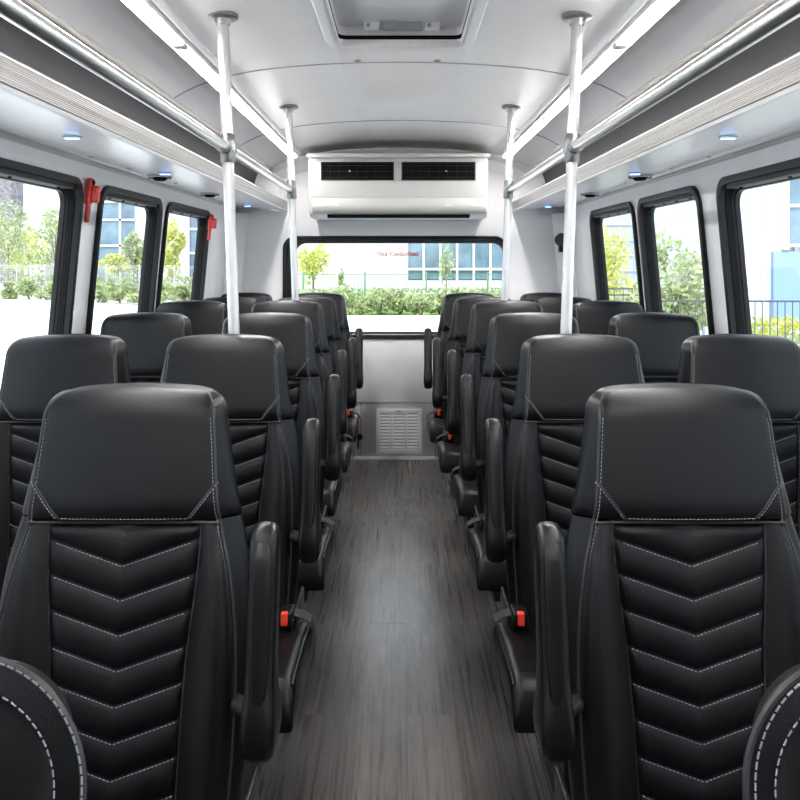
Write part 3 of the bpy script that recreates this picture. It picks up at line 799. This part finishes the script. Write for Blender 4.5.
# rear: shrub row, fence, tree, building
for i,x in enumerate([300,322,342,362,382,400,420,440,462,486,508,532]):
    d=30+1.2*abs(math.sin(i*2.1)); k=[1.0,.85,1.1,.95,1.15,.9][i%6]
    bush(PX(x,d),d,.62*k,1.0*k,'bush1' if i%2 else 'bush2','rounded green shrub outside the rear window, number %d from the left of its row' % (i+1) if False else '%s rounded shrub from the left in the row outside the rear window' % ['first','second','third','fourth','fifth','sixth','seventh','eighth','ninth','tenth','eleventh','twelfth'][i],'shrub row behind the bus',100+i,1100,.085)
o=MB().rbox(-7.5,7,32.3,33.6,GZ,GZ+.95,.15,2).build('clipped_hedge','grass'); 
bpy.data.objects.remove(o)
t=thing('clipped_hedge','long flat-topped green hedge behind the shrub row and fence','hedge',(0,34.0,GZ))
rnd=random.Random(5)
leaves(5200,lambda r:(r.uniform(-7.5,7.5),r.uniform(-.6,.5),r.uniform(0,.98)),.09,5).build('foliage','bush1',t,smooth=False)
struct(MB().box(-9,9,29.0,29.25,GZ,GZ+.14).build('kerb','kerb',smooth=False))
struct(MB().box(-9,9,29.25,60,GZ,GZ+.06).build('lawn','grass',smooth=False))
def mesh_fence(name,label,p0,p1,h,sp,mt,wires,rails,zb=GZ,pr=.035,wr=.006,cap=False):
    t=thing(name,label,'fence',(p0[0],p0[1],zb)); L=math.hypot(p1[0]-p0[0],p1[1]-p0[1]); ux,uy=(p1[0]-p0[0])/L,(p1[1]-p0[1])/L
    for i in range(int(L/sp)+1):
        q=i*sp; MB().rbox(q*ux-pr,q*ux+pr,q*uy-pr,q*uy+pr,0,h+.08,.006).build('post',mt,t)
    m=MB()
    for z in rails: m.tube([(0,0,z),(L*ux,L*uy,z)],wr*1.8,6)
    for i in range(int(L/wires)+1):
        q=i*wires; m.tube([(q*ux,q*uy,.05),(q*ux,q*uy,h)],wr,4,caps=False)
    m.build('mesh_panel',mt,t)
mesh_fence('wire_fence','green wire fence with posts outside the rear window',(-6.3,31.9),(6.8,31.9),1.62,2.45,'gfence',.16,(.1,.8,1.6),wr=.008)
tree(PX(313,37),37,.3,2.4,.85,'tree2','yellow-green tree seen through the left of the rear window',21,1300,.10)
tree(PX(341,36),36,-.6,1.15,.22,'bush1','slim dark green young conifer behind the rear fence',22,420,.07,.03)
tree(PX(446,42),42,-.2,2.6,.5,'tree1','slim young tree in front of the blue glass facade',23,420,.08,.04)
t=thing('office_building','white office building with blue glass facade behind the rear fence','building',(0,48,GZ))
MB().box(-9.5,.45,0,6,0,7).build('wall','bwhite',t,smooth=False)
MB().box(.45,8.6,.15,6,1.0,7).build('glazing','bglass',t,smooth=False)
MB().box(.45,8.6,-.1,6,0,.95).build('plinth','bwhite',t,smooth=False)
for i in range(9):
    x=PX(407+16.7*i,48); MB().box(x-.07,x+.07,-.05,.2,.9,7).build('mullion','bwhite',t,smooth=False)
for z in (1.55,4.6):
    MB().box(.45,8.6,-.06,.2,z,z+.14).build('transom','bwhite',t,smooth=False)
for i in range(5):
    x=-8.2+i*1.9; MB().box(x-.015,x+.015,-.03,.01,0,7).build('panel_joint','lgrey',t,smooth=False)
MB().box(PX(455,48),PX(470,48),.10,.16,4.9,5.9).build('blind','bwhite',t,smooth=False)
# left side: shrubs, fence, trees, buildings
LS=[(-21.5,44.5),(-20.3,43.8),(-19.1,43.2),(-18.0,42.5),(-16.7,41.6),(-15.4,40.8),(-14.0,40.0),(-12.7,39.1),(-11.4,38.2),(-10.1,37.3)]
for i,(x,y) in enumerate(LS):
    k=[1.0,1.15,.9,1.1,.95][i%5]
    bush(x,y,.75*k,1.0*k,'bush2' if i%3 else 'bush1','%s pale round shrub from the left in the row outside the left windows' % ['first','second','third','fourth','fifth','sixth','seventh','eighth','ninth','tenth'][i],'shrub row beyond the left windows',300+i,1000,.10)
t=thing('clipped_hedge','low green hedge running behind the left shrub row','hedge',(-16,43.2,GZ))
leaves(5200,lambda r:(lambda u:(-8+16*u+r.uniform(-.5,.5),6.2-8.5*u+r.uniform(-.4,.4),r.uniform(0,1.25)))(r.random()),.11,9).build('foliage','bush1',t,smooth=False)
mesh_fence('wire_fence','grey wire fence with posts beyond the left windows',(-24.5,47.8),(-8.0,39.0),1.85,2.45,'grey',.14,(.1,.9,1.75,1.85),wr=.008)
LT=[(8,51,.2,4.9,1.9,'tree1','broad pale tree at the left edge of the nearest left window'),(55,50,.0,4.6,2.1,'tree1','leafy pale tree beside the right edge of the nearest left window'),(118,51,.3,1.9,1.2,'tree2','low yellow-green tree in the middle left window'),(137,48,.4,3.0,.9,'tree1','slim tree at the right of the middle left window'),(172,44,.2,3.5,.8,'tree2','upright yellow-green tree in the rearmost left window'),(28,55,.2,3.6,1.5,'tree2','yellow-green tree between the two pale trees of the nearest left window')]
for i,(px,d,z0,z1,r,mt,lb) in enumerate(LT): tree(PX(px,d),d,z0,z1,r,mt,lb,400+i,1500,.14)
t=thing('brick_building','dark brick building at the far left behind the trees','building',(PX(-25,75),75,GZ)); MB().box(-8,3.4,0,2.5,0,11).build('wall','bdark',t,smooth=False); MB().box(-8.2,3.6,-.2,2.7,11,11.4).build('parapet','bwhite',t,smooth=False)
t=thing('white_building','white building behind the trees of the nearest left window','building',(PX(44,80),80,GZ)); MB().box(-2,4.2,5,13,0,16).build('wall','bwhite',t,smooth=False); MB().box(-2.2,4.4,4.8,13.2,4.2,4.6).build('ledge','lgrey',t,smooth=False)
t=thing('glass_building','tall blue glass office building beyond the middle left window','building',(PX(116,62),62,GZ))
MB().box(-2.0,1.6,0,6,0,7.6).build('glazing','bglass',t,smooth=False); MB().box(1.6,2.75,-.2,6,0,7.6).build('wall','bwhite',t,smooth=False)
for x in (-2.0,.35,1.6): MB().box(x-.09,x+.09,-.12,.1,0,7.6).build('mullion','bwhite',t,smooth=False)
for z in (3.2,5.2,6.6): MB().box(-2.0,1.6,-.12,.1,z,z+.16).build('transom','bwhite',t,smooth=False)
t=thing('glass_building','blue glass block with white pier beyond the rearmost left window','building',(PX(190,60),60,GZ))
MB().box(0,3.6,0,6,0,5.9).build('glazing','bglass',t,smooth=False); MB().box(-3.4,0,-.2,6,0,6.6).build('wall','bwhite',t,smooth=False)
for z in (2.6,4.4): MB().box(0,3.6,-.12,.1,z,z+.18).build('transom','bwhite',t,smooth=False)
# right side: fence, hedge, trees, building
mesh_fence('railing_fence','dark vertical bar railing beyond the nearest right window',(2.95,9.4),(7.6,9.1),1.69,2.3,'dfence',.085,(.12,1.69),wr=.0065,pr=.02)
mesh_fence('wire_fence','dark wire fence beyond the rearmost right window',(3.0,14.2),(6.0,14.2),1.66,1.5,'dfence',.16,(.1,.8,1.55,1.66),wr=.008)
t=thing('clipped_hedge','yellow-flowering hedge behind the railing outside the right window','hedge',(5.3,10.4,GZ))
leaves(4200,lambda r:(r.uniform(-.85,2.4),r.uniform(-.35,.35),r.uniform(0,1.22)),.045,12).build('foliage','bush1',t,smooth=False)
leaves(1500,lambda r:(r.uniform(-.85,2.4),r.uniform(-.4,.35),r.uniform(1.20,1.42)),.042,13).build('flowering_top','yellow',t,smooth=False)
RT=[(672,12.2,-.15,1.95,.62,'tree1','dense leafy shrub tree filling the middle right window'),(662,11.6,-.7,1.0,.5,'bush1','low green shrub tree under the taller one in the middle right window'),(604,17.5,-.2,2.6,.62,'tree2','yellow-green tree at the left of the rearmost right window'),(622,15.4,-.7,.75,.5,'bush2','low pale shrub tree below the rearmost right window')]
for i,(px,d,z0,z1,r,mt,lb) in enumerate(RT): tree(PX(px,d),d,z0,z1,r,mt,lb,500+i,2300,.060,.03)
t=thing('clad_building','pale clad building with blue panel beyond the right windows','building',(6.6,18,GZ))
MB().box(.2,8,0,5,0,7).build('wall','bclad',t,smooth=False)
for i in range(14):
    x=.45+i*.37; MB().rbox(x-.05,x+.05,-.06,.01,0,7,.01).build('standing_seam','bwhite',t,smooth=False)
x0=PX(774,17.6)-6.6; MB().box(x0+.12,x0+3.5,-.12,.05,.75,2.36).build('blue_panel','bpanel',t,smooth=False)
x1=PX(789,17.6)-6.6; MB().box(x1,x1+3.5,-.10,.05,2.46,4.6).build('glazing','bglass',t,smooth=False)
for z in (2.46,3.35,4.1): MB().box(x1,x1+3.5,-.16,.0,z,z+.07).build('transom','bwhite',t,smooth=False)
MB().box(x1-.03,x1+.12,-.18,.0,2.40,4.66).build('mullion','bwhite',t,smooth=False)
t=thing('white_building','low white sided building beyond the rearmost right window','building',(4.0,26,GZ))
MB().box(1.6,6.4,0,5,0,5).build('wall','bclad',t,smooth=False)
for i in range(9): MB().box(1.6,6.4,-.05,.01,.5*i+.3,.5*i+.34).build('siding_line','lgrey',t,smooth=False)

# ------------------------------------------------------------------ light, world, camera
w=bpy.data.worlds.new('sky'); bpy.context.scene.world=w; w.use_nodes=True
N=w.node_tree.nodes; L=w.node_tree.links; bg=N['Background']
bg.inputs['Color'].default_value=(.80,.90,1.0,1); bg.inputs['Strength'].default_value=1.9
sd=bpy.data.lights.new('sun','SUN'); sd.energy=2.6; sd.angle=math.radians(12); sd.color=(1,.97,.92)
so=bpy.data.objects.new('sun',sd); C.objects.link(so); so.rotation_euler=(math.radians(38),0,math.radians(-15))
cam=bpy.data.cameras.new('camera'); co=bpy.data.objects.new('camera',cam); C.objects.link(co)
co.location=(0,0,EYE); co.rotation_euler=(PI/2,0,0); cam.sensor_width=36; cam.lens=36; cam.shift_y=-.175; cam.clip_start=.02; cam.clip_end=500
sc=bpy.context.scene; sc.camera=co
sc.view_settings.view_transform='Standard'; sc.view_settings.look='None'; sc.view_settings.exposure=0.78; sc.view_settings.gamma=1
